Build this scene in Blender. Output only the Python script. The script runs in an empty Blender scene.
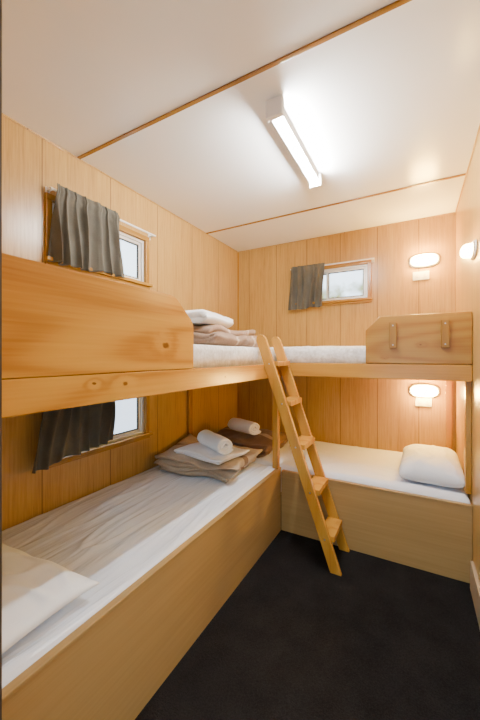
import bpy, bmesh, math, random
from mathutils import Vector, Matrix, noise
random.seed(4)
C = bpy.context.scene.collection
W, L, H = 1.904, 2.90, 2.33

# ---------------------------------------------------------------- nodes
def new_mat(name, rough=0.5, col=(0.8,0.8,0.8), metal=0.0):
    m = bpy.data.materials.new(name); m.use_nodes = True
    b = m.node_tree.nodes['Principled BSDF']
    b.inputs['Base Color'].default_value = (*col,1)
    b.inputs['Roughness'].default_value = rough
    b.inputs['Metallic'].default_value = metal
    return m, m.node_tree, b
def N(nt, typ, **kw):
    n = nt.nodes.new(typ)
    for k,v in kw.items(): setattr(n,k,v)
    return n
def math_n(nt, op, a, b=None):
    n = N(nt,'ShaderNodeMath',operation=op)
    for i,v in enumerate((a,b)):
        if v is None: continue
        if isinstance(v,(int,float)): n.inputs[i].default_value = v
        else: nt.links.new(v,n.inputs[i])
    return n.outputs[0]
def mapping(nt, scale, loc=(0,0,0), src='Object'):
    tc = N(nt,'ShaderNodeTexCoord'); mp = N(nt,'ShaderNodeMapping')
    mp.inputs['Scale'].default_value = scale; mp.inputs['Location'].default_value = loc
    nt.links.new(tc.outputs[src], mp.inputs['Vector']); return mp.outputs[0]
def noise_n(nt, vec, scale, detail=3, rough=0.5):
    n = N(nt,'ShaderNodeTexNoise'); n.inputs['Scale'].default_value = scale
    n.inputs['Detail'].default_value = detail; n.inputs['Roughness'].default_value = rough
    nt.links.new(vec,n.inputs['Vector']); return n.outputs['Fac']
def ramp(nt, fac, stops):
    r = N(nt,'ShaderNodeValToRGB'); e = r.color_ramp.elements
    while len(e) < len(stops): e.new(0.5)
    for el,(p,c) in zip(e,stops): el.position = p; el.color = (*c,1)
    nt.links.new(fac,r.inputs[0]); return r.outputs[0]
def mix(nt, fac, a, b, mode='MIX'):
    n = N(nt,'ShaderNodeMix',data_type='RGBA',blend_type=mode)
    if isinstance(fac,(int,float)): n.inputs[0].default_value = fac
    else: nt.links.new(fac,n.inputs[0])
    for i,v in ((6,a),(7,b)):
        if isinstance(v,tuple): n.inputs[i].default_value = (*v,1)
        else: nt.links.new(v,n.inputs[i])
    return n.outputs[2]
def bump(nt, b, h, strength=0.3, dist=0.002):
    n = N(nt,'ShaderNodeBump'); n.inputs['Strength'].default_value = strength
    n.inputs['Distance'].default_value = dist
    nt.links.new(h,n.inputs['Height']); nt.links.new(n.outputs[0],b.inputs['Normal'])

def veneer(name, axis, spacing, offset, k=1.0):
    """vertical wood-look panelling, grooves repeating along `axis`"""
    m,nt,b = new_mat(name,0.28)
    v = mapping(nt,(60,60,1.8)); n1 = noise_n(nt,v,1.6,5,0.65)
    v2 = mapping(nt,(3.2,3.2,0.35),(3,1,7)); n2 = noise_n(nt,v2,1.0,2)
    v3 = mapping(nt,(150,150,9.0)); n3 = noise_n(nt,v3,1.0,2)
    s = math_n(nt,'SINE',math_n(nt,'MULTIPLY',n2,36)); s = math_n(nt,'MULTIPLY',s,0.03)
    f = math_n(nt,'ADD',math_n(nt,'ADD',math_n(nt,'MULTIPLY',n1,0.7),math_n(nt,'MULTIPLY',n3,0.3)),s)
    c = ramp(nt,f,[(0.33,(0.37*k,0.203*k,0.052*k)),(0.48,(0.485*k,0.285*k,0.080*k)),(0.66,(0.555*k,0.345*k,0.107*k))])
    tc = N(nt,'ShaderNodeTexCoord'); sx = N(nt,'ShaderNodeSeparateXYZ')
    nt.links.new(tc.outputs['Object'],sx.inputs[0])
    a = sx.outputs['XYZ'.index(axis)]
    fr = math_n(nt,'FRACT',math_n(nt,'DIVIDE',math_n(nt,'ADD',a,offset),spacing))
    d = math_n(nt,'ABSOLUTE',math_n(nt,'SUBTRACT',fr,0.5))
    g = math_n(nt,'LESS_THAN',d,0.0026/spacing)
    c = mix(nt,math_n(nt,'MULTIPLY',g,0.8),c,(0.10,0.04,0.012))
    nt.links.new(c,b.inputs['Base Color'])
    bump(nt,b,math_n(nt,'SUBTRACT',f,math_n(nt,'MULTIPLY',g,2.0)),0.12,0.001)
    return m

def pine(name, axis, knots=(), seed=0.0, light=1.0, rough=0.24, freq=60, contrast=0.75):
    m,nt,b = new_mat(name,rough)
    sc = [7.0,7.0,7.0]; sc['XYZ'.index(axis)] = 0.7
    v = mapping(nt,tuple(sc),(seed,seed*1.7,seed*0.3))
    n = noise_n(nt,v,0.55,1,0.4)
    ks = None
    for (kx,ky,kz,kr) in knots:
        s2 = [1,1,1]; s2['XYZ'.index(axis)] = 0.62
        mp = mapping(nt,tuple(s2))
        wn = N(nt,'ShaderNodeTexNoise'); wn.inputs['Scale'].default_value = 38; wn.inputs['Detail'].default_value = 2
        nt.links.new(mp,wn.inputs['Vector'])
        wv = N(nt,'ShaderNodeVectorMath',operation='SUBTRACT'); nt.links.new(wn.outputs['Color'],wv.inputs[0]); wv.inputs[1].default_value=(0.5,0.5,0.5)
        ws = N(nt,'ShaderNodeVectorMath',operation='SCALE'); nt.links.new(wv.outputs[0],ws.inputs[0]); ws.inputs['Scale'].default_value = kr*1.8
        wa = N(nt,'ShaderNodeVectorMath',operation='ADD'); nt.links.new(mp,wa.inputs[0]); nt.links.new(ws.outputs[0],wa.inputs[1])
        dn = N(nt,'ShaderNodeVectorMath',operation='DISTANCE')
        nt.links.new(wa.outputs[0],dn.inputs[0]); dn.inputs[1].default_value = (kx*s2[0],ky*s2[1],kz*s2[2])
        mr = N(nt,'ShaderNodeMapRange',interpolation_type='SMOOTHERSTEP')
        nt.links.new(dn.outputs['Value'],mr.inputs['Value'])
        mr.inputs['From Min'].default_value = 0; mr.inputs['From Max'].default_value = kr*6
        mr.inputs['To Min'].default_value = 0.05; mr.inputs['To Max'].default_value = 0
        n = math_n(nt,'ADD',n,mr.outputs[0])
        m2 = N(nt,'ShaderNodeMapRange',interpolation_type='SMOOTHSTEP')
        nt.links.new(dn.outputs['Value'],m2.inputs['Value'])
        m2.inputs['From Min'].default_value = kr*0.55; m2.inputs['From Max'].default_value = kr*1.05
        m2.inputs['To Min'].default_value = 0.88; m2.inputs['To Max'].default_value = 0
        ks = m2.outputs[0] if ks is None else math_n(nt,'MAXIMUM',ks,m2.outputs[0])
    s = math_n(nt,'SINE',math_n(nt,'MULTIPLY',n,freq))
    s = math_n(nt,'ADD',math_n(nt,'MULTIPLY',s,0.5),0.5)
    s = math_n(nt,'POWER',s,1.5)
    sc2 = [110,110,110]; sc2['XYZ'.index(axis)] = 3
    fn = noise_n(nt,mapping(nt,tuple(sc2)),1,2)
    f = math_n(nt,'ADD',math_n(nt,'MULTIPLY',s,0.5*contrast),math_n(nt,'MULTIPLY',fn,0.5))
    l = light
    c = ramp(nt,f,[(0.15,(0.62*l,0.325*l,0.054*l)),(0.50,(0.55*l,0.265*l,0.040*l)),(0.92,(0.37*l,0.140*l,0.018*l))])
    if ks is not None: c = mix(nt,ks,c,(0.13,0.036,0.008))
    nt.links.new(c,b.inputs['Base Color'])
    bump(nt,b,f,0.06,0.001)
    return m

def plywood(name, axis, dark=1.0):
    m,nt,b = new_mat(name,0.42)
    sc = [70,70,70]; sc['XYZ'.index(axis)] = 1.6
    n1 = noise_n(nt,mapping(nt,tuple(sc)),1.0,3,0.6)
    sc = [9,9,9]; sc['XYZ'.index(axis)] = 0.8
    n2 = noise_n(nt,mapping(nt,tuple(sc)),1.0,2)
    f = math_n(nt,'ADD',math_n(nt,'MULTIPLY',n1,0.6),math_n(nt,'MULTIPLY',n2,0.4))
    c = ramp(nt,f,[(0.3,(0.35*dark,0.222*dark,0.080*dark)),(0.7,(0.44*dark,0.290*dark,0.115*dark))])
    nt.links.new(c,b.inputs['Base Color']); return m

def fabric(name, ca, cb, bs=300, bstr=0.3, rough=0.9, wrinkle=0.0, stripe=None, wsc=(1.9,0.6,1)):
    m,nt,b = new_mat(name,rough)
    v = mapping(nt,(1,1,1)); n = noise_n(nt,v,bs,2); n2 = noise_n(nt,v,14,3)
    c = ramp(nt,math_n(nt,'ADD',math_n(nt,'MULTIPLY',n,0.5),math_n(nt,'MULTIPLY',n2,0.5)),[(0.35,ca),(0.65,cb)])
    if stripe:
        ax,period,width,scol,off = stripe
        sx = N(nt,'ShaderNodeSeparateXYZ'); nt.links.new(v,sx.inputs[0])
        fr = math_n(nt,'FRACT',math_n(nt,'DIVIDE',math_n(nt,'ADD',sx.outputs['XYZ'.index(ax)],off),period))
        c = mix(nt,math_n(nt,'LESS_THAN',fr,width),c,scol)
    nt.links.new(c,b.inputs['Base Color'])
    h = n
    if wrinkle:
        w = N(nt,'ShaderNodeTexNoise'); w.inputs['Scale'].default_value = 4; w.inputs['Detail'].default_value = 3
        w.inputs['Distortion'].default_value = 0.4
        nt.links.new(mapping(nt,wsc),w.inputs['Vector'])
        r = math_n(nt,'ABSOLUTE',math_n(nt,'SUBTRACT',w.outputs['Fac'],0.5))
        h = math_n(nt,'ADD',math_n(nt,'MULTIPLY',n,0.01),math_n(nt,'MULTIPLY',r,-wrinkle))
        bump(nt,b,h,bstr,0.03)
    else:
        bump(nt,b,h,bstr,0.0015)
    b.inputs['Sheen Weight'].default_value = 0.1
    return m

def emis(name, col, strength):
    m = bpy.data.materials.new(name); m.use_nodes = True
    b = m.node_tree.nodes['Principled BSDF']
    b.inputs['Base Color'].default_value = (0.9,0.9,0.88,1)
    b.inputs['Emission Color'].default_value = (*col,1)
    b.inputs['Emission Strength'].default_value = strength
    return m

M_left = veneer('veneer_side','Y',0.405,0.11)
M_back = veneer('veneer_back','X',0.305,0.02,0.97)
M_sheet = fabric('white_sheet',(0.77,0.85,1.0),(0.82,0.89,1.0),260,0.8,0.27,wrinkle=1.0,wsc=(2.8,0.40,1))
M_sheetx = fabric('white_sheet_x',(0.82,0.86,0.95),(0.87,0.90,0.98),260,0.6,0.42,wrinkle=1.0,wsc=(0.6,2.2,1))
M_pillow = fabric('white_pillowcase',(0.83,0.89,0.99),(0.87,0.93,1.0),260,0.25,0.7,wrinkle=0.5)
M_towel = fabric('white_towel',(0.89,0.90,0.93),(0.94,0.95,0.98),420,0.9)
M_cover = fabric('quilted_cover',(0.58,0.57,0.57),(0.90,0.91,0.94),60,0.5)
M_blanket = fabric('beige_wool',(0.40,0.31,0.22),(0.52,0.42,0.31),200,0.8,stripe=('Y',0.30,0.14,(0.20,0.12,0.07),0.02))
M_blanket2 = fabric('brown_wool',(0.13,0.067,0.036),(0.20,0.112,0.062),200,0.8,stripe=('Y',0.30,0.10,(0.38,0.28,0.18),0.05))
M_blanket3 = fabric('tan_wool',(0.27,0.175,0.12),(0.36,0.245,0.175),200,0.8,stripe=('Y',0.30,0.08,(0.52,0.43,0.35),0.10))
M_curtain = fabric('grey_curtain',(0.095,0.090,0.073),(0.135,0.127,0.105),350,0.4)
M_curtain.node_tree.nodes['Principled BSDF'].inputs['Sheen Weight'].default_value = 0
M_white,_,_ = new_mat('white_enamel',0.35,(0.86,0.85,0.83))
M_plastic,_,_ = new_mat('cream_plastic',0.4,(0.80,0.77,0.70))
M_skirt,_,_ = new_mat('skirting_paint',0.4,(0.45,0.34,0.22))
M_alu,_,_ = new_mat('aluminium',0.35,(0.80,0.78,0.73),0.3)
M_seal,_,_ = new_mat('rubber_seal',0.6,(0.05,0.05,0.05))
M_brass,_,_ = new_mat('brass',0.3,(0.65,0.45,0.18),1.0)
M_steel,_,_ = new_mat('steel_screw',0.35,(0.5,0.5,0.5),1.0)
M_trim = pine('trim_timber','Z',seed=2.0,light=0.8)
M_trimx = pine('trim_timber_x','X',seed=3.0,light=0.5)
M_trimy = pine('trim_timber_y','Y',seed=3.5,light=0.6)
M_jamb,_,_ = new_mat('dark_jamb',0.5,(0.035,0.018,0.010))
M_tube = emis('fluoro_tube',(0.99,0.99,0.97),480)
M_lamp = emis('lamp_diffuser',(1.0,0.60,0.13),290)
M_lampw = emis('lamp_diffuser_dim',(1.0,0.62,0.18),100)
# ceiling
M_ceil,nt,b = new_mat('ceiling_paint',0.24,(0.80,0.78,0.75))
n = noise_n(nt,mapping(nt,(1,1,1)),2.2,3)
nt.links.new(ramp(nt,n,[(0.3,(0.88,0.885,0.87)),(0.7,(0.91,0.91,0.895))]),b.inputs['Base Color'])
# carpet
M_carpet,nt,b = new_mat('charcoal_carpet',0.95)
v = mapping(nt,(1,1,1)); n = noise_n(nt,v,190,3,0.7); n2 = noise_n(nt,v,9,3)
f = math_n(nt,'ADD',math_n(nt,'MULTIPLY',n,0.7),math_n(nt,'MULTIPLY',n2,0.3))
nt.links.new(ramp(nt,f,[(0.35,(0.0035,0.0032,0.0034)),(0.65,(0.018,0.0165,0.0165))]),b.inputs['Base Color'])
bump(nt,b,f,1.0,0.006)
b.inputs['Specular IOR Level'].default_value = 0.1
# glass
M_glass = bpy.data.materials.new('window_glass'); M_glass.use_nodes = True
nt = M_glass.node_tree; nt.nodes.remove(nt.nodes['Principled BSDF'])
o = nt.nodes['Material Output']; t = N(nt,'ShaderNodeBsdfTransparent'); g = N(nt,'ShaderNodeBsdfGlossy')
g.inputs['Roughness'].default_value = 0.02
mx = N(nt,'ShaderNodeMixShader'); mx.inputs[0].default_value = 0.06
nt.links.new(t.outputs[0],mx.inputs[1]); nt.links.new(g.outputs[0],mx.inputs[2]); nt.links.new(mx.outputs[0],o.inputs[0])

# ---------------------------------------------------------------- mesh helpers
def mk(name, verts, faces, mat, smooth=False, origin=None, autosmooth=False):
    if origin is None:
        xs = [v[0] for v in verts]; ys = [v[1] for v in verts]; zs = [v[2] for v in verts]
        origin = ((min(xs)+max(xs))/2,(min(ys)+max(ys))/2,(min(zs)+max(zs))/2)
    me = bpy.data.meshes.new(name)
    me.from_pydata([(v[0]-origin[0],v[1]-origin[1],v[2]-origin[2]) for v in verts],[],faces)
    bm = bmesh.new(); bm.from_mesh(me); bmesh.ops.recalc_face_normals(bm,faces=bm.faces); bm.to_mesh(me); bm.free()
    if smooth: me.polygons.foreach_set('use_smooth',[True]*len(me.polygons))
    me.materials.append(mat)
    ob = bpy.data.objects.new(name,me); ob.location = origin; C.objects.link(ob); return ob
def bevel_mesh(ob, w, seg=2):
    bm = bmesh.new(); bm.from_mesh(ob.data)
    es = [e for e in bm.edges if len(e.link_faces)==2 and e.calc_face_angle(0)>0.6]
    bmesh.ops.bevel(bm,geom=es,offset=w,segments=seg,affect='EDGES',profile=0.6)
    bm.to_mesh(ob.data); bm.free()
def box(name,x0,x1,y0,y1,z0,z1,mat,bev=0.0,seg=2):
    v = [(x,y,z) for x in (x0,x1) for y in (y0,y1) for z in (z0,z1)]
    f = [(0,1,3,2),(4,6,7,5),(0,4,5,1),(2,3,7,6),(0,2,6,4),(1,5,7,3)]
    ob = mk(name,v,f,mat)
    if bev: bevel_mesh(ob,bev,seg)
    return ob
def prism(name, pts, axis, a0, a1, mat, bev=0.0):
    """pts: 2-D outline; axis = extrusion axis; the other two in xyz order"""
    n = len(pts); v = []
    for a in (a0,a1):
        for p in pts:
            v.append({'X':(a,p[0],p[1]),'Y':(p[0],a,p[1]),'Z':(p[0],p[1],a)}[axis])
    f = [tuple(range(n)),tuple(range(2*n-1,n-1,-1))]+[(i,(i+1)%n,n+(i+1)%n,n+i) for i in range(n)]
    ob = mk(name,v,f,mat)
    if bev: bevel_mesh(ob,bev)
    return ob
def empty(name, loc, label=None, cat=None, kind=None, group=None):
    e = bpy.data.objects.new(name,None); e.location = loc; e.empty_display_size = 0.05; C.objects.link(e)
    tag(e,label,cat,kind,group); return e
def tag(o,label=None,cat=None,kind=None,group=None):
    if label: o['label']=label
    if cat: o['category']=cat
    if kind: o['kind']=kind
    if group: o['group']=group
    return o
def part(parent, ob, name=None, label=None):
    ob.parent = parent; ob.location = Vector(ob.location)-Vector(parent.location)
    if name: ob.name = name
    if label: ob['label'] = label
    return ob
def struct(o,label=None,cat=None):
    o['kind']='structure'
    if label: o['label']=label
    o['category']=cat or o.name.split('_')[0]
    return o
def tube(name, p0, p1, r, mat, seg=20, bev=0.0):
    p0,p1 = Vector(p0),Vector(p1); d=(p1-p0); q = d.to_track_quat('Z','Y')
    v=[];f=[]
    for p in (p0,p1):
        for i in range(seg):
            a=2*math.pi*i/seg; v.append(tuple(p+q@Vector((r*math.cos(a),r*math.sin(a),0))))
    f=[(i,(i+1)%seg,seg+(i+1)%seg,seg+i) for i in range(seg)]+[tuple(range(seg))[::-1],tuple(range(seg,2*seg))]
    ob = mk(name,v,f,mat)
    if bev: bevel_mesh(ob,bev)
    for p in ob.data.polygons: p.use_smooth = len(p.vertices)==4
    return ob

def wall_panel(name, axis, pos, thick, ucuts, vcuts, holes, mat):
    """axis 'X' -> plane x=pos, u=y; axis 'Y' -> plane y=pos, u=x. thickness goes outward by thick"""
    bm = bmesh.new(); g = {}
    def P(u,v,w): return (pos+w,u,v) if axis=='X' else (u,pos+w,v)
    for i,u in enumerate(ucuts):
        for j,v in enumerate(vcuts): g[i,j]=bm.verts.new(P(u,v,0))
    fs=[]
    for i in range(len(ucuts)-1):
        for j in range(len(vcuts)-1):
            uc=(ucuts[i]+ucuts[i+1])/2; vc=(vcuts[j]+vcuts[j+1])/2
            if any(h[0]<uc<h[1] and h[2]<vc<h[3] for h in holes): continue
            fs.append(bm.faces.new((g[i,j],g[i+1,j],g[i+1,j+1],g[i,j+1])))
    r = bmesh.ops.extrude_face_region(bm,geom=fs,use_keep_orig=True)
    nv = [x for x in r['geom'] if isinstance(x,bmesh.types.BMVert)]
    d = Vector((thick,0,0)) if axis=='X' else Vector((0,thick,0))
    bmesh.ops.translate(bm,vec=d,verts=nv)
    loose=[v for v in bm.verts if not v.link_faces]; bmesh.ops.delete(bm,geom=loose,context='VERTS')
    bmesh.ops.recalc_face_normals(bm,faces=bm.faces)
    me = bpy.data.meshes.new(name); bm.to_mesh(me); bm.free(); me.materials.append(mat)
    ob = bpy.data.objects.new(name,me); C.objects.link(ob); return ob

# ---------------------------------------------------------------- room
Y0 = 0.10
wu = (0.945,1.585); zu=(1.725,2.025); zl=(0.70,1.00); bx=(0.645,1.275)
struct(wall_panel('wall_left','X',0,-0.07,[Y0,wu[0],wu[1],L],[0,zl[0],zl[1],zu[0],zu[1],H],
   [(wu[0],wu[1],*zu),(wu[0],wu[1],*zl)],M_left),'oak-look vertical panelling wall with two small windows','wall')
struct(wall_panel('wall_back','Y',L,0.07,[0,bx[0],bx[1],W],[0,zu[0],zu[1],H],[(bx[0],bx[1],*zu)],M_back),'oak-look vertical panelling wall with one small window','wall')
struct(wall_panel('wall_right','X',W,0.07,[Y0,L],[0,H],[],M_left),'oak-look panelling wall','wall')
JX=1.154
struct(wall_panel('wall_front','Y',Y0,0.10,[0,JX,W],[0,2.02,H],[(JX,W,0,2.02)],M_back),'panelled wall with doorway','wall')
struct(box('floor',-0.07,W+0.07,-0.5,L+0.07,-0.06,0,M_carpet),'dark charcoal carpet floor','floor')
struct(box('ceiling',-0.07,W+0.07,Y0,L+0.07,H,H+0.06,M_ceil),'off-white painted panel ceiling','ceiling')
struct(box('trim_1',0.0,W,1.086,1.104,H-0.006,H,M_trimx,0.002),'brown timber cover strip on ceiling','trim')
struct(box('trim_2',0.0,W,2.311,2.329,H-0.006,H,M_trimx,0.002),'brown timber cover strip on ceiling','trim')
struct(box('trim_3',0.0,0.007,0.2,L,H-0.008,H-0.0005,M_left,0.002),'thin timber cornice','trim')
struct(box('trim_4',0.007,W-0.007,L-0.007,L,H-0.008,H-0.0005,M_back,0.002),'thin timber cornice','trim')
struct(box('trim_5',W-0.007,W,0.2,L,H-0.008,H-0.0005,M_left,0.002),'thin timber cornice','trim')
struct(box('trim_6',0.0,0.012,L-0.012,L,0.0,H-0.009,M_trim,0.003),'thin timber corner bead','trim')
struct(box('trim_7',JX,JX+0.019,0.09,0.205,0,2.02,M_jamb,0.002),'dark timber door jamb','trim')
struct(box('baseboard_right',W-0.018,W,0.2,2.06,0,0.15,M_skirt,0.004),'cream skirting board','baseboard')
sp = struct(box('trim_8',JX+0.019,JX+0.021,0.15,0.198,0.86,0.93,M_brass,0.0008),'brass strike plate on door jamb','trim')

# windows -----------------------------------------------------------------
def window(idx, wall, u0,u1,v0,v1,label):
    """u0..v1 = opening in the wall"""
    def B(name,a0,a1,b0,b1,w0,w1,mat,bev=0.002):   # w: + into the room
        if wall=='left': return box(name,w0,w1,a0,a1,b0,b1,mat,bev)
        return box(name,a0,a1,L-w1,L-w0,b0,b1,mat,bev)
    ctr = (0,(u0+u1)/2,v0) if wall=='left' else ((u0+u1)/2,L,v0)
    e = empty('window_%d'%idx,ctr,label,'window','structure')
    t=0.032
    mt = M_trimy if wall=='left' else M_trimx2
    for nm,a in (('architrave',(u0-t,u1+t,v0-t,v0,0.0,0.020,mt)),('architrave',(u0-t,u1+t,v1,v1+t,0.0,0.016,mt)),
              ('architrave',(u0-t,u0,v0,v1,0.0,0.016,M_trimz)),('architrave',(u1,u1+t,v0,v1,0.0,0.016,M_trimz))):
        part(e,B(nm,*a))
    part(e,B('sill',u0-t-0.008,u1+t+0.008,v0-t*0.3-0.004,v0+0.006,0.018,0.042,mt,0.004))
    # reveal + aluminium frame
    fr=0.016
    for a in ((u0,u1,v0,v0+fr),(u0,u1,v1-fr,v1),(u0,u0+fr,v0+fr,v1-fr),(u1-fr,u1,v0+fr,v1-fr)):
        part(e,B('outer_frame',*a,-0.06,-0.005,M_alu))
    um=(u0+u1)/2 - (0.03 if wall=='back' else 0); s=0.018; g=0.006
    for k,(a,bb,w) in enumerate(((u0+fr,um+0.010,-0.045),(um-0.010,u1-fr,-0.026))):
        sash = empty('sash',(0,0,0)); 
        sash.location = Vector(((w,(a+bb)/2,v0+fr) if wall=='left' else ((a+bb)/2,L-w,v0+fr)))
        subs=[]
        for q in ((a,bb,v0+fr,v0+fr+s),(a,bb,v1-fr-s,v1-fr),(a,a+s,v0+fr+s,v1-fr-s),(bb-s,bb,v0+fr+s,v1-fr-s)):
            subs.append(B('sash_rail',*q,w-0.008,w+0.008,M_alu,0.0015))
        i0,i1,j0,j1=a+s,bb-s,v0+fr+s,v1-fr-s
        for q in ((i0,i1,j0,j0+g),(i0,i1,j1-g,j1),(i0,i0+g,j0+g,j1-g),(i1-g,i1,j0+g,j1-g)):
            subs.append(B('seal',*q,w-0.006,w+0.006,M_seal,0))
        subs.append(B('glass_pane',i0+g,i1-g,j0+g,j1-g,w-0.002,w+0.002,M_glass,0))
        for o in subs: part(sash,o)
        part(e,sash)
    return e
M_trimx2 = pine('architrave_x','X',seed=5.0,light=0.65)
M_trimz = pine('architrave_z','Z',seed=6.0,light=0.65)
window(1,'left',*wu,*zu,'small sliding aluminium window in timber frame above the bunk')
window(2,'left',*wu,*zl,'small sliding aluminium window in timber frame beside lower bed')
window(3,'back',*bx,*zu,'small sliding aluminium window in timber frame')

# curtain rods and curtains ------------------------------------------------
def rod(wall,u0,u1,v,w=0.05):
    def P(u,v,w): return (w,u,v) if wall=='left' else (u,L-w,v)
    e = empty('curtain_rod',P((u0+u1)/2,v,0),'thin white curtain rod on wall hooks','curtain rod',None,'window curtain rods')
    part(e,tube('rod',P(u0,v,w),P(u1,v,w),0.006,M_white,14,0.002))
    for u in (u0+0.012,u1-0.012):
        part(e,tube('bracket',P(u,v,0.001),P(u,v,w),0.005,M_white,12))
        if wall=='left': b_=box('bracket_plate',0.0005,0.006,u-0.012,u+0.012,v-0.02,v+0.02,M_white,0.002)
        else: b_=box('bracket_plate',u-0.012,u+0.012,L-0.006,L-0.0005,v-0.02,v+0.02,M_white,0.002)
        part(e,b_)
    return e
def curtain(wall,u0,u1,ub0,ub1,vt,vb,folds,seed,label,vb2=None,w=0.05):
    nu,nv=190,34; v=[];f=[]
    vb2 = vb if vb2 is None else vb2
    for j in range(nv+1):
        t=j/nv
        for i in range(nu+1):
            s=i/nu
            ss = s+0.014*math.sin(2*math.pi*s*3+seed)
            tt=t**0.8
            u = (u0+(u1-u0)*ss)*(1-tt)+(ub0+(ub1-ub0)*ss)*tt
            bot = vb+(vb2-vb)*s+0.005*math.sin(9*s+seed)+0.004*math.sin(17*s+seed*2)
            z = vt+(bot-vt)*t
            ph = folds*2*math.pi*s+4.2*noise.noise(Vector((s*2.6,t*0.8,seed)))
            loc = 0.45+1.5*abs(noise.noise(Vector((s*4+3,t*0.8,seed+2))))
            amp = (0.008+0.016*min(1,max(0,t-0.1)*3))*loc
            sn = math.sin(ph); sn = math.copysign(abs(sn)**0.85,sn)
            fine = 0.0025*math.sin(ph*2.7+seed)*max(0,1-t*1.8)
            d = w+0.010+amp*sn+fine+0.010*noise.noise(Vector((s*4,t*1.6,seed+5)))
            d += 0.010*math.exp(-((t-0.085)/0.05)**2)
            u += 0.005*math.cos(ph)+0.008*t*noise.noise(Vector((s*4,t*2,seed+8)))
            d = max(d,0.024)
            if t<0.16: d = max(d,w+0.0075)
            v.append((d,u,z) if wall=='left' else (u,L-d,z))
    for j in range(nv):
        for i in range(nu):
            a=j*(nu+1)+i; f.append((a,a+1,a+nu+2,a+nu+1))
    ob = mk('curtain',v,f,M_curtain,True)
    md = ob.modifiers.new('thick','SOLIDIFY'); md.thickness=0.002; md.offset=0
    tag(ob,label,'curtain',None,'window curtains'); return ob
rod('left',0.915,1.64,2.068)
curtain('left',0.930,1.31,0.910,1.360,2.100,1.700,7,1.3,'dark grey gathered curtain pushed along a white rod over bunk window',1.720)
rod('left',0.90,1.62,1.052)
curtain('left',0.90,1.30,0.825,1.270,1.078,0.685,7,4.2,'dark grey gathered curtain beside lower bed window',0.735)
rod('back',0.60,1.33,2.050)
curtain('back',0.605,0.915,0.570,0.905,2.070,1.665,5,7.7,'dark grey gathered curtain on small window between bunks',1.680)

# ---------------------------------------------------------------- beds
M_pguard = pine('pine_guard','Y',knots=[(0.8,0.914,1.276,0.014)],seed=1.0,freq=66,contrast=1.0)
M_prail = pine('pine_rail','Y',knots=[(0.8,0.723,1.145,0.008),(0.8,0.610,1.152,0.005),(0.8,1.35,1.13,0.004)],seed=7.3,freq=66,contrast=0.9)
M_pguardx = pine('pine_guard_x','X',knots=[(1.66,2.1,1.30,0.006),(1.47,2.1,1.22,0.004)],seed=4.0,light=0.62,freq=48,contrast=0.8)
M_prailx = pine('pine_rail_x','X',seed=9.0,light=0.88,contrast=0.6)
M_postz = pine('pine_post','Z',seed=8.0,light=0.8)
M_block = pine('pine_block','Z',seed=8.5,light=0.5)
M_ladder = pine('pine_ladder','Z',seed=11.0,light=0.95,contrast=0.7)
M_plyy = plywood('ply_board_y','Y')
M_plyx = plywood('ply_board_x','X',0.97)
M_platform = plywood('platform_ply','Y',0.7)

def origin0(ob):      # keep texture space in world units for big boards
    ob.data.transform(Matrix.Translation(ob.location)); ob.location=(0,0,0); return ob
bedL = empty('bunk_bed',(0.4,1.16,0),'built-in pine bunk with solid guard board along windowed wall','bunk bed')
o=origin0(box('side_board',0.782,0.80,0.205,2.10,0,0.435,M_plyy,0.002)); part(bedL,o,label='pale plywood side board')
part(bedL,origin0(box('board_cap',0.776,0.803,0.205,2.10,0.4355,0.447,M_plyy,0.003)),label='thin timber capping strip')
part(bedL,origin0(box('upper_rail',0.765,0.80,0.205,2.098,1.09,1.180,M_prail,0.004)))
pts=[(0.205,1.181),(1.088,1.181),(1.088,1.355),(1.083,1.372),(1.070,1.389),(0.985,1.458),(0.965,1.468),(0.940,1.472),(0.205,1.472)]
part(bedL,origin0(prism('guard_board',pts,'X',0.770,0.802,M_pguard,0.003)))
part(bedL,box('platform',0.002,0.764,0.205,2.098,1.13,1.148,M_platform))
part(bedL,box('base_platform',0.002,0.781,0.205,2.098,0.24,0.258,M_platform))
part(bedL,box('post',0.757,0.798,2.045,2.085,0.448,1.089,M_postz,0.003))
part(bedL,box('wall_batten',0.0005,0.025,2.05,2.095,0.44,1.128,M_postz,0.003))
bedB = empty('bunk_bed',(1.1,2.5,0),'built-in pine bunk with short guard board across end wall','bunk bed')
part(bedB,origin0(box('side_board',0.801,W-0.001,2.102,2.120,0,0.412,M_plyx,0.002)),label='pale plywood side board')
part(bedB,origin0(box('board_cap',0.805,W-0.001,2.099,2.126,0.4125,0.424,M_plyx,0.003)),label='thin timber capping strip')
part(bedB,origin0(box('upper_rail',0.765,W-0.001,2.100,2.135,1.095,1.187,M_prailx,0.004)))
pts=[(1.362,1.188),(W-0.002,1.188),(W-0.002,1.476),(1.445,1.476),(1.362,1.392)]
part(bedB,origin0(prism('guard_board',pts,'Y',2.098,2.128,M_pguardx,0.004)))
for x in (1.516,1.778):
    part(bedB,box('batten',x-0.019,x+0.019,2.080,2.0975,1.280,1.435,M_block,0.003))
    for z in (1.30,1.415): part(bedB,tube('screw',(x,2.0785,z),(x,2.0798,z),0.004,M_steel,10))
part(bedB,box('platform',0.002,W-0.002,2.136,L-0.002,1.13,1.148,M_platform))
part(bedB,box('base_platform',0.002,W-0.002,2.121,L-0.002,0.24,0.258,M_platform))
part(bedB,box('wall_batten',1.838,1.878,L-0.028,L-0.0005,0.45,1.128,M_postz,0.003))
part(bedB,box('wall_batten',W-0.028,W-0.0005,2.14,2.185,0.47,1.128,M_postz,0.003))

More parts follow.
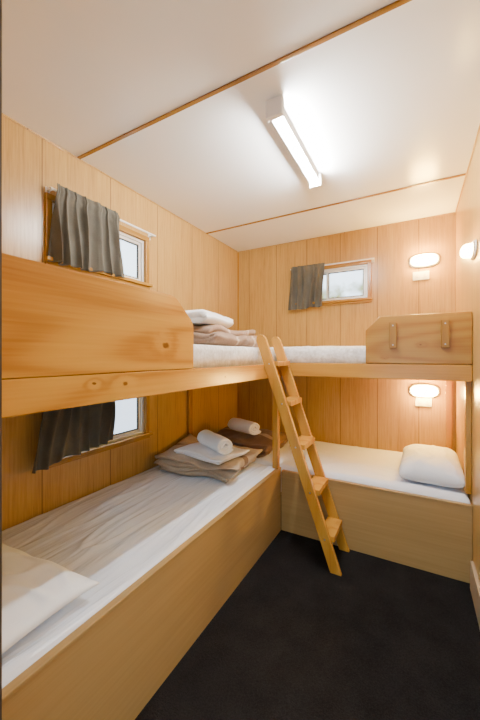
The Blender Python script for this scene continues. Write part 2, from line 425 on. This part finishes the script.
def mattress(name,x0,x1,y0,y1,z0,z1,mat,label,rr=0.035,wr=0.006,seed=0,crown=0.0,stretch=(1,1)):
    nx=int((x1-x0)/0.008); ny=int((y1-y0)/0.008); v=[];f=[]
    def hgt(x,y):
        e=min(x-x0,x1-x,y-y0,y1-y)
        d=max(0,rr-e); z=z1-(rr-math.sqrt(max(rr*rr-d*d,0)))
        cx=(x-x0)/(x1-x0)*2-1; cy=(y-y0)/(y1-y0)*2-1
        z+=crown*(1-cx*cx)*(1-cy**4)
        q=0.25*noise.noise(Vector((x*2.5,y*2.5,seed+3)))
        sx_,sy_=stretch
        p=Vector((x*sx_+0.5*y+q,y*sy_+q,seed))
        n1=max(0,1-abs(noise.noise(p))*7)**2
        n2=max(0,1-abs(noise.noise(p*1.9+Vector((4,2,1))))*7)**2
        mask=0.6+0.9*noise.noise(Vector((x*2.2,y*1.5,seed+20)))
        k=min(1,e/0.05)
        return z+wr*(n1+0.6*n2)*max(0,mask)*(0.35+0.65*k)+0.005*noise.noise(Vector((x*3,y*2.0,seed)))
    for j in range(ny+1):
        for i in range(nx+1):
            x=x0+(x1-x0)*i/nx; y=y0+(y1-y0)*j/ny; v.append((x,y,hgt(x,y)))
    for j in range(ny):
        for i in range(nx):
            a=j*(nx+1)+i; f.append((a,a+1,a+nx+2,a+nx+1))
    ring=[i for i in range(nx+1)]+[j*(nx+1)+nx for j in range(1,ny+1)]+[ny*(nx+1)+i for i in range(nx-1,-1,-1)]+[j*(nx+1) for j in range(ny-1,0,-1)]
    b0=len(v); n=len(ring)
    for a in ring: v.append((v[a][0],v[a][1],z0))
    for k in range(n):
        f.append((ring[k],ring[(k+1)%n],b0+(k+1)%n,b0+k))
    f.append(tuple(range(b0,b0+n)))
    ob=mk(name,v,f,mat,True); tag(ob,label,'mattress',None,'bunk mattresses'); return ob
mattress('mattress',0.003,0.780,0.207,2.096,0.259,0.452,M_sheet,'single mattress in rumpled white sheet on lower bed below windows',0.03,0.009,2,0.0,(6.5,0.7))
mattress('mattress',0.004,W-0.004,2.128,L-0.004,0.259,0.455,M_sheetx,'single mattress in white sheet on lower bed at end wall',0.035,0.008,9,0.0,(1.2,5.0))
mattress('mattress',0.003,0.752,0.207,2.096,1.149,1.288,M_cover,'thin upper bunk mattress in patterned white cover',0.03,0.004,5,0,(3,3))
mattress('mattress',0.004,W-0.004,2.142,L-0.004,1.149,1.292,M_cover,'thin upper bunk mattress in white cover behind ladder',0.03,0.005,6,0.012,(3,3))

def pillow(cx,cy,z,lx,ly,h,rot,label,seed,wk=1.0,ex=0.5,pw=3.0,pinch=0.05,rc=0.18):
    n=64; v=[];f=[]
    for side in (1,-1):
        for j in range(n+1):
            for i in range(n+1):
                u=-1+2*i/n; w=-1+2*j/n
                px=u*(1-pinch*(1-w*w)); py=w*(1-pinch*(1-u*u))
                k=max(0,(1-abs(u)**pw))**ex*max(0,(1-abs(w)**pw))**ex
                wr=wk*(0.016*noise.noise(Vector((u*1.8,w*1.8,seed)))+0.009*max(0,1-abs(noise.noise(Vector((u*2.0,w*2.0,seed+3))))*4))
                z_=(h*0.66*k+wr*min(1,k*2)) if side==1 else -h*0.34*min(1,k*1.15)
                if side==-1: z_=max(z_,-h*0.34)
                r=max(0,abs(u)+abs(w)-1.75)*rc
                v.append((px*(1-r)*lx/2,py*(1-r)*ly/2,z_+h*0.34))
    m=(n+1)**2
    for s in (0,1):
        for j in range(n):
            for i in range(n):
                a=s*m+j*(n+1)+i; f.append((a,a+1,a+n+2,a+n+1))
    ob=mk('pillow',v,f,M_pillow,True,origin=(0,0,0))
    bm=bmesh.new(); bm.from_mesh(ob.data); bmesh.ops.remove_doubles(bm,verts=bm.verts,dist=0.0008); bmesh.ops.recalc_face_normals(bm,faces=bm.faces); bm.to_mesh(ob.data); bm.free()
    ob.location=(cx,cy,z); ob.rotation_euler=(0,0,rot); tag(ob,label,'pillow',None,'bed pillows'); return ob
pillow(0.425,0.435,0.462,0.67,0.43,0.112,0.08,'white cotton pillow on lower bed below windows',1,0.8,0.6,2.4,0.07,0.0)
pillow(1.718,2.44,0.460,0.35,0.58,0.145,-0.02,'plump white pillow on lower bed below wall lamp',6,0.5,0.42,3.6,0.03)

# folded cloth -------------------------------------------------------------
def ribbon(name,center,t,wy,mat,seed,nz=0.006,ny=30,wobble=0.01,droop=0.0,half=0.3,flare=0.0):
    """thick closed ribbon following 2-D centre line (x,z), extruded along y"""
    n=len(center); outl=[];inl=[]
    for i,p in enumerate(center):
        a=center[max(0,i-1)]; b_=center[min(n-1,i+1)]
        d=Vector((b_[0]-a[0],b_[1]-a[1])); d.normalize(); nn=Vector((-d.y,d.x))
        outl.append((p[0]+nn.x*t/2,p[1]+nn.y*t/2)); inl.append((p[0]-nn.x*t/2,p[1]-nn.y*t/2))
    sec=outl+inl[::-1]; m=len(sec); v=[];f=[]
    zmax=max(q[1] for q in sec)
    for j in range(ny+1):
        y=-wy/2+wy*j/ny
        for (x,z) in sec:
            q=Vector((x*5,y*5,z*6+seed)); q2=Vector((x*14,y*14,z*10+seed))
            dz=nz*noise.noise(q)*2+nz*0.6*noise.noise(q2)
            dx=wobble*noise.noise(q+Vector((9,0,0))); dy=wobble*1.6*noise.noise(Vector((x*4,z*30,seed)))
            hh=min(1,z/0.02)
            eu=min(1,abs(x)/half); ev=min(1,abs(y)/(wy/2))
            sag=1-droop*max(eu**4,ev**4)
            zz=(z+dz*hh)*sag
            if flare:   # one corner bunches up against the wall
                cu=max(0,-x/half); cv=max(0,0.4+0.6*y/(wy/2))
                zz+=flare*(cu**2)*cv*(z/zmax)
            v.append((x+dx,y+dy*(1 if j in(0,ny) else abs(y)/(wy/2)),max(zz,0.0)))
    for j in range(ny):
        for i in range(m):
            f.append((j*m+i,j*m+(i+1)%m,(j+1)*m+(i+1)%m,(j+1)*m+i))
    for j,rev in ((0,False),(ny,True)):
        for i in range(n-1):
            q=(j*m+i,j*m+i+1,j*m+m-2-i,j*m+m-1-i); f.append(q if rev else q[::-1])
    ob=mk(name,v,f,mat,True,origin=(0,0,0)); return ob
def serp(Lx,layers,t,gap=0.0015,ragged=0.02,seed=0):
    rnd=random.Random(seed); pts=[]; pitch=t+gap; ns=22
    for k in range(layers):
        z=t/2+k*pitch; x0=-Lx/2+rnd.uniform(0,ragged); x1=Lx/2-rnd.uniform(0,ragged)
        xs=[x0+(x1-x0)*i/ns for i in range(ns+1)]
        if k%2: xs=xs[::-1]
        pts+=[(x,z) for x in xs]
        if k<layers-1:
            xe=xs[-1]; s=1 if k%2==0 else -1
            for a in (30,60,90,120,150):
                a=math.radians(a-90); pts.append((xe+s*pitch*0.5*math.cos(a),z+pitch/2+pitch/2*math.sin(a)))
    return pts
def folded(name,x,y,z,lx,ly,layers,t,rot,mat,seed,label,cat='blanket',nz=0.006,rx=0,droop=0.15,ragged=0.03,wob=0.02,group=None,flare=0.0):
    ob=ribbon(name,serp(lx,layers,t,seed=seed,ragged=ragged),t,ly,mat,seed,nz,wobble=wob,droop=droop,half=lx/2,flare=flare)
    ob.location=(x,y,z); ob.rotation_euler=(rx,0,rot); tag(ob,label,cat,None,group); return ob
def rolled(name,x,y,z,length,R,rot,mat,seed,label,cat='towel',flat=0.84,group='white bath towels'):
    turns=2.6; t=R/(turns+0.35); pts=[]; n=int(turns*26)
    for i in range(n+1):
        a=i/n*turns*2*math.pi; r=t*0.35+t*a/(2*math.pi)*0.98
        pts.append((r*math.cos(a+2.0),flat*r*math.sin(a+2.0)))
    mz=min(p[1] for p in pts)-t/2
    pts=[(p[0],p[1]-mz) for p in pts]
    ob=ribbon(name,pts,t*0.80,length,mat,seed,0.003,24,0.010,0.05,9)
    ob.location=(x,y,z); ob.rotation_euler=(0,0,rot); tag(ob,label,cat,None,group); return ob
# pile 1 (lower bed below windows)
folded('blanket',0.355,1.85,0.460,0.57,0.44,4,0.026,0.06,M_blanket,3,'beige wool blanket with brown stripe, folded on lower bed',nz=0.018,wob=0.055,ragged=0.07,group='folded wool blankets',flare=0.07)
folded('folded_sheet',0.43,1.79,0.572,0.42,0.30,3,0.010,-0.12,M_towel,8,'folded white bed sheet on beige blanket','bed sheet',0.008,ragged=0.04)
rolled('towel',0.45,1.78,0.606,0.31,0.062,math.radians(60),M_towel,5,'rolled white towel on folded sheet and blanket')
# pile 2 (corner of end bed)
folded('blanket',0.39,2.42,0.460,0.58,0.46,4,0.028,-0.10,M_blanket2,12,'dark brown wool blanket folded in bed corner',nz=0.020,wob=0.05,ragged=0.09,group='folded wool blankets')
rolled('towel',0.37,2.34,0.592,0.28,0.062,math.radians(70),M_towel,15,'rolled white towel on dark brown blanket')
# pile 3 (upper bunk)
folded('blanket',0.46,1.69,1.291,0.54,0.62,3,0.038,0.03,M_blanket3,21,'tan wool blanket with pale stripe, folded on upper bunk',nz=0.022,wob=0.055,ragged=0.10,droop=0.18,group='folded wool blankets')
folded('towel',0.42,1.55,1.415,0.40,0.36,2,0.038,0.1,M_towel,25,'folded white towel on tan blanket','towel',0.010,droop=0.28,group='white bath towels')

# ---------------------------------------------------------------- ladder
lad = empty('ladder',(1.24,1.955,0),'pine bunk ladder with flat treads leaning on upper bunk','ladder')
xf,xt,zt=1.24,0.768,1.372
def lx_(z): return xf+(xt-xf)*z/zt
hw=0.031
for y in (1.82,2.065):
    pts=[(xf-hw,0),(xf+hw,0),(xt+hw+0.006,zt-0.022),(xt+hw-0.012,zt-0.004),(xt-0.004,zt),(xt-hw+0.006,zt-0.014),(xt-hw+0.004,zt-0.04)]
    part(lad,prism('side_rail',pts,'Y',y-0.0,y+0.024,M_ladder,0.004))
for z in (0.18,0.43,0.685,0.94,1.185):
    c=lx_(z)
    part(lad,box('tread',c-0.042+ (0.014 if z>1.1 else 0),c+0.050,1.8445,2.0645,z-0.016,z+0.016,M_ladder,0.003))
    for y0,y1 in ((1.817,1.8195),(2.0895,2.092)):
        part(lad,tube('screw',(c,y0,z),(c,y1,z),0.005,M_steel,10))

# ---------------------------------------------------------------- fluorescent light
fl = empty('fluorescent_light',(1.105,1.56,H),'white batten ceiling light with single fluorescent tube','ceiling light')
y0,y1=1.265,1.88
part(fl,box('batten_body',1.070,1.128,y0+0.002,y1-0.002,H-0.048,H-0.001,M_white,0.005))
part(fl,box('end_cap',1.068,1.146,y0-0.026,y0+0.0015,H-0.078,H-0.001,M_white,0.006))
part(fl,box('end_cap',1.072,1.142,y1-0.0015,y1+0.018,H-0.078,H-0.001,M_white,0.005))
part(fl,tube('tube',(1.118,y0+0.0015,H-0.0625),(1.118,y1-0.0015,H-0.0625),0.0135,M_tube,20))

# ---------------------------------------------------------------- bulkhead lamps and switches
def lamp(wall,c,z,mat,label,S=1.0):
    """oval bulkhead"""
    def P(u,v,w):
        u*=S; v*=S; w*=S
        return (c+u,L-w,z+v) if wall=='back' else (W-w,c-u,z+v)
    def oval(name,rings,mat,smooth=True):
        seg=40; v=[];f=[]
        for (ru,rv,w) in rings:
            for i in range(seg):
                a=2*math.pi*i/seg; ca,sa=math.cos(a),math.sin(a); ex=0.75
                v.append(P(ru*math.copysign(abs(ca)**ex,ca),rv*math.copysign(abs(sa)**ex,sa),w))
        for k in range(len(rings)-1):
            for i in range(seg): f.append((k*seg+i,k*seg+(i+1)%seg,(k+1)*seg+(i+1)%seg,(k+1)*seg+i))
        f.append(tuple(range(seg))); f.append(tuple(range((len(rings)-1)*seg,len(rings)*seg)))
        return mk(name,v,f,mat,smooth)
    e=empty('wall_lamp',P(0,0,0),label,'wall lamp',None,'oval bulkhead wall lamps')
    part(e,oval('base',[(0.106,0.055,0.0008),(0.108,0.057,0.006),(0.106,0.055,0.012),(0.100,0.050,0.015)],M_white))
    part(e,oval('diffuser',[(0.084,0.037,0.0155),(0.086,0.039,0.035),(0.082,0.037,0.055),(0.068,0.030,0.070),(0.042,0.018,0.078),(0.014,0.006,0.080)],mat))
    rim=oval('rim',[(0.087,0.040,0.0152),(0.100,0.050,0.0152),(0.098,0.049,0.021),(0.089,0.042,0.021),(0.087,0.040,0.0152)],M_white)
    part(e,rim)
    return e
lamp('back',1.694,1.990,M_lamp,'oval bulkhead wall lamp glowing above upper bunk')
lamp('back',1.694,0.958,M_lamp,'oval bulkhead wall lamp glowing above lower bed pillow')
lamp('right',2.03,1.785,M_lampw,'oval bulkhead wall lamp beside upper bunk',0.78)
for z,xx in ((1.872,1.672),(0.868,1.690)):
    e=empty('light_switch',(xx,L,z),'white double wall switch plate below wall lamp','light switch',None,'wall switch plates')
    part(e,box('plate',xx-0.057,xx+0.057,L-0.010,L-0.0005,z-0.034,z+0.034,M_white,0.004))
    for dx in (-0.025,0.025):
        part(e,box('rocker',xx+dx-0.009,xx+dx+0.009,L-0.0145,L-0.0102,z-0.014,z+0.014,M_plastic,0.0015))

# ---------------------------------------------------------------- world
wd = bpy.data.worlds.new('outdoors'); bpy.context.scene.world = wd; wd.use_nodes=True
nt=wd.node_tree; bg=nt.nodes['Background']
tc=N(nt,'ShaderNodeTexCoord'); sx=N(nt,'ShaderNodeSeparateXYZ'); nt.links.new(tc.outputs['Generated'],sx.inputs[0])
n1=noise_n(nt,tc.outputs['Generated'],16,5,0.65)
hz=math_n(nt,'ADD',math_n(nt,'MULTIPLY',sx.outputs[2],2.4),math_n(nt,'MULTIPLY',math_n(nt,'SUBTRACT',n1,0.5),0.6))
c=ramp(nt,hz,[(0.0,(0.40,0.48,0.57)),(0.16,(0.14,0.14,0.08)),(0.42,(0.20,0.22,0.11)),(0.55,(0.70,0.84,0.95)),(1.0,(0.62,0.82,1.0))])
nt.links.new(c,bg.inputs[0]); bg.inputs[1].default_value=5.2

# ---------------------------------------------------------------- camera
cd=bpy.data.cameras.new('camera'); cam=bpy.data.objects.new('camera',cd); C.objects.link(cam)
cd.sensor_fit='VERTICAL'; cd.sensor_height=36; cd.sensor_width=24; cd.lens=316/720*36; cd.clip_start=0.02
cd.shift_y=-4/720
cam.location=(1.632,0.0,1.234); cam.rotation_euler=(math.radians(90),0,math.radians(29.0))
bpy.context.scene.camera=cam
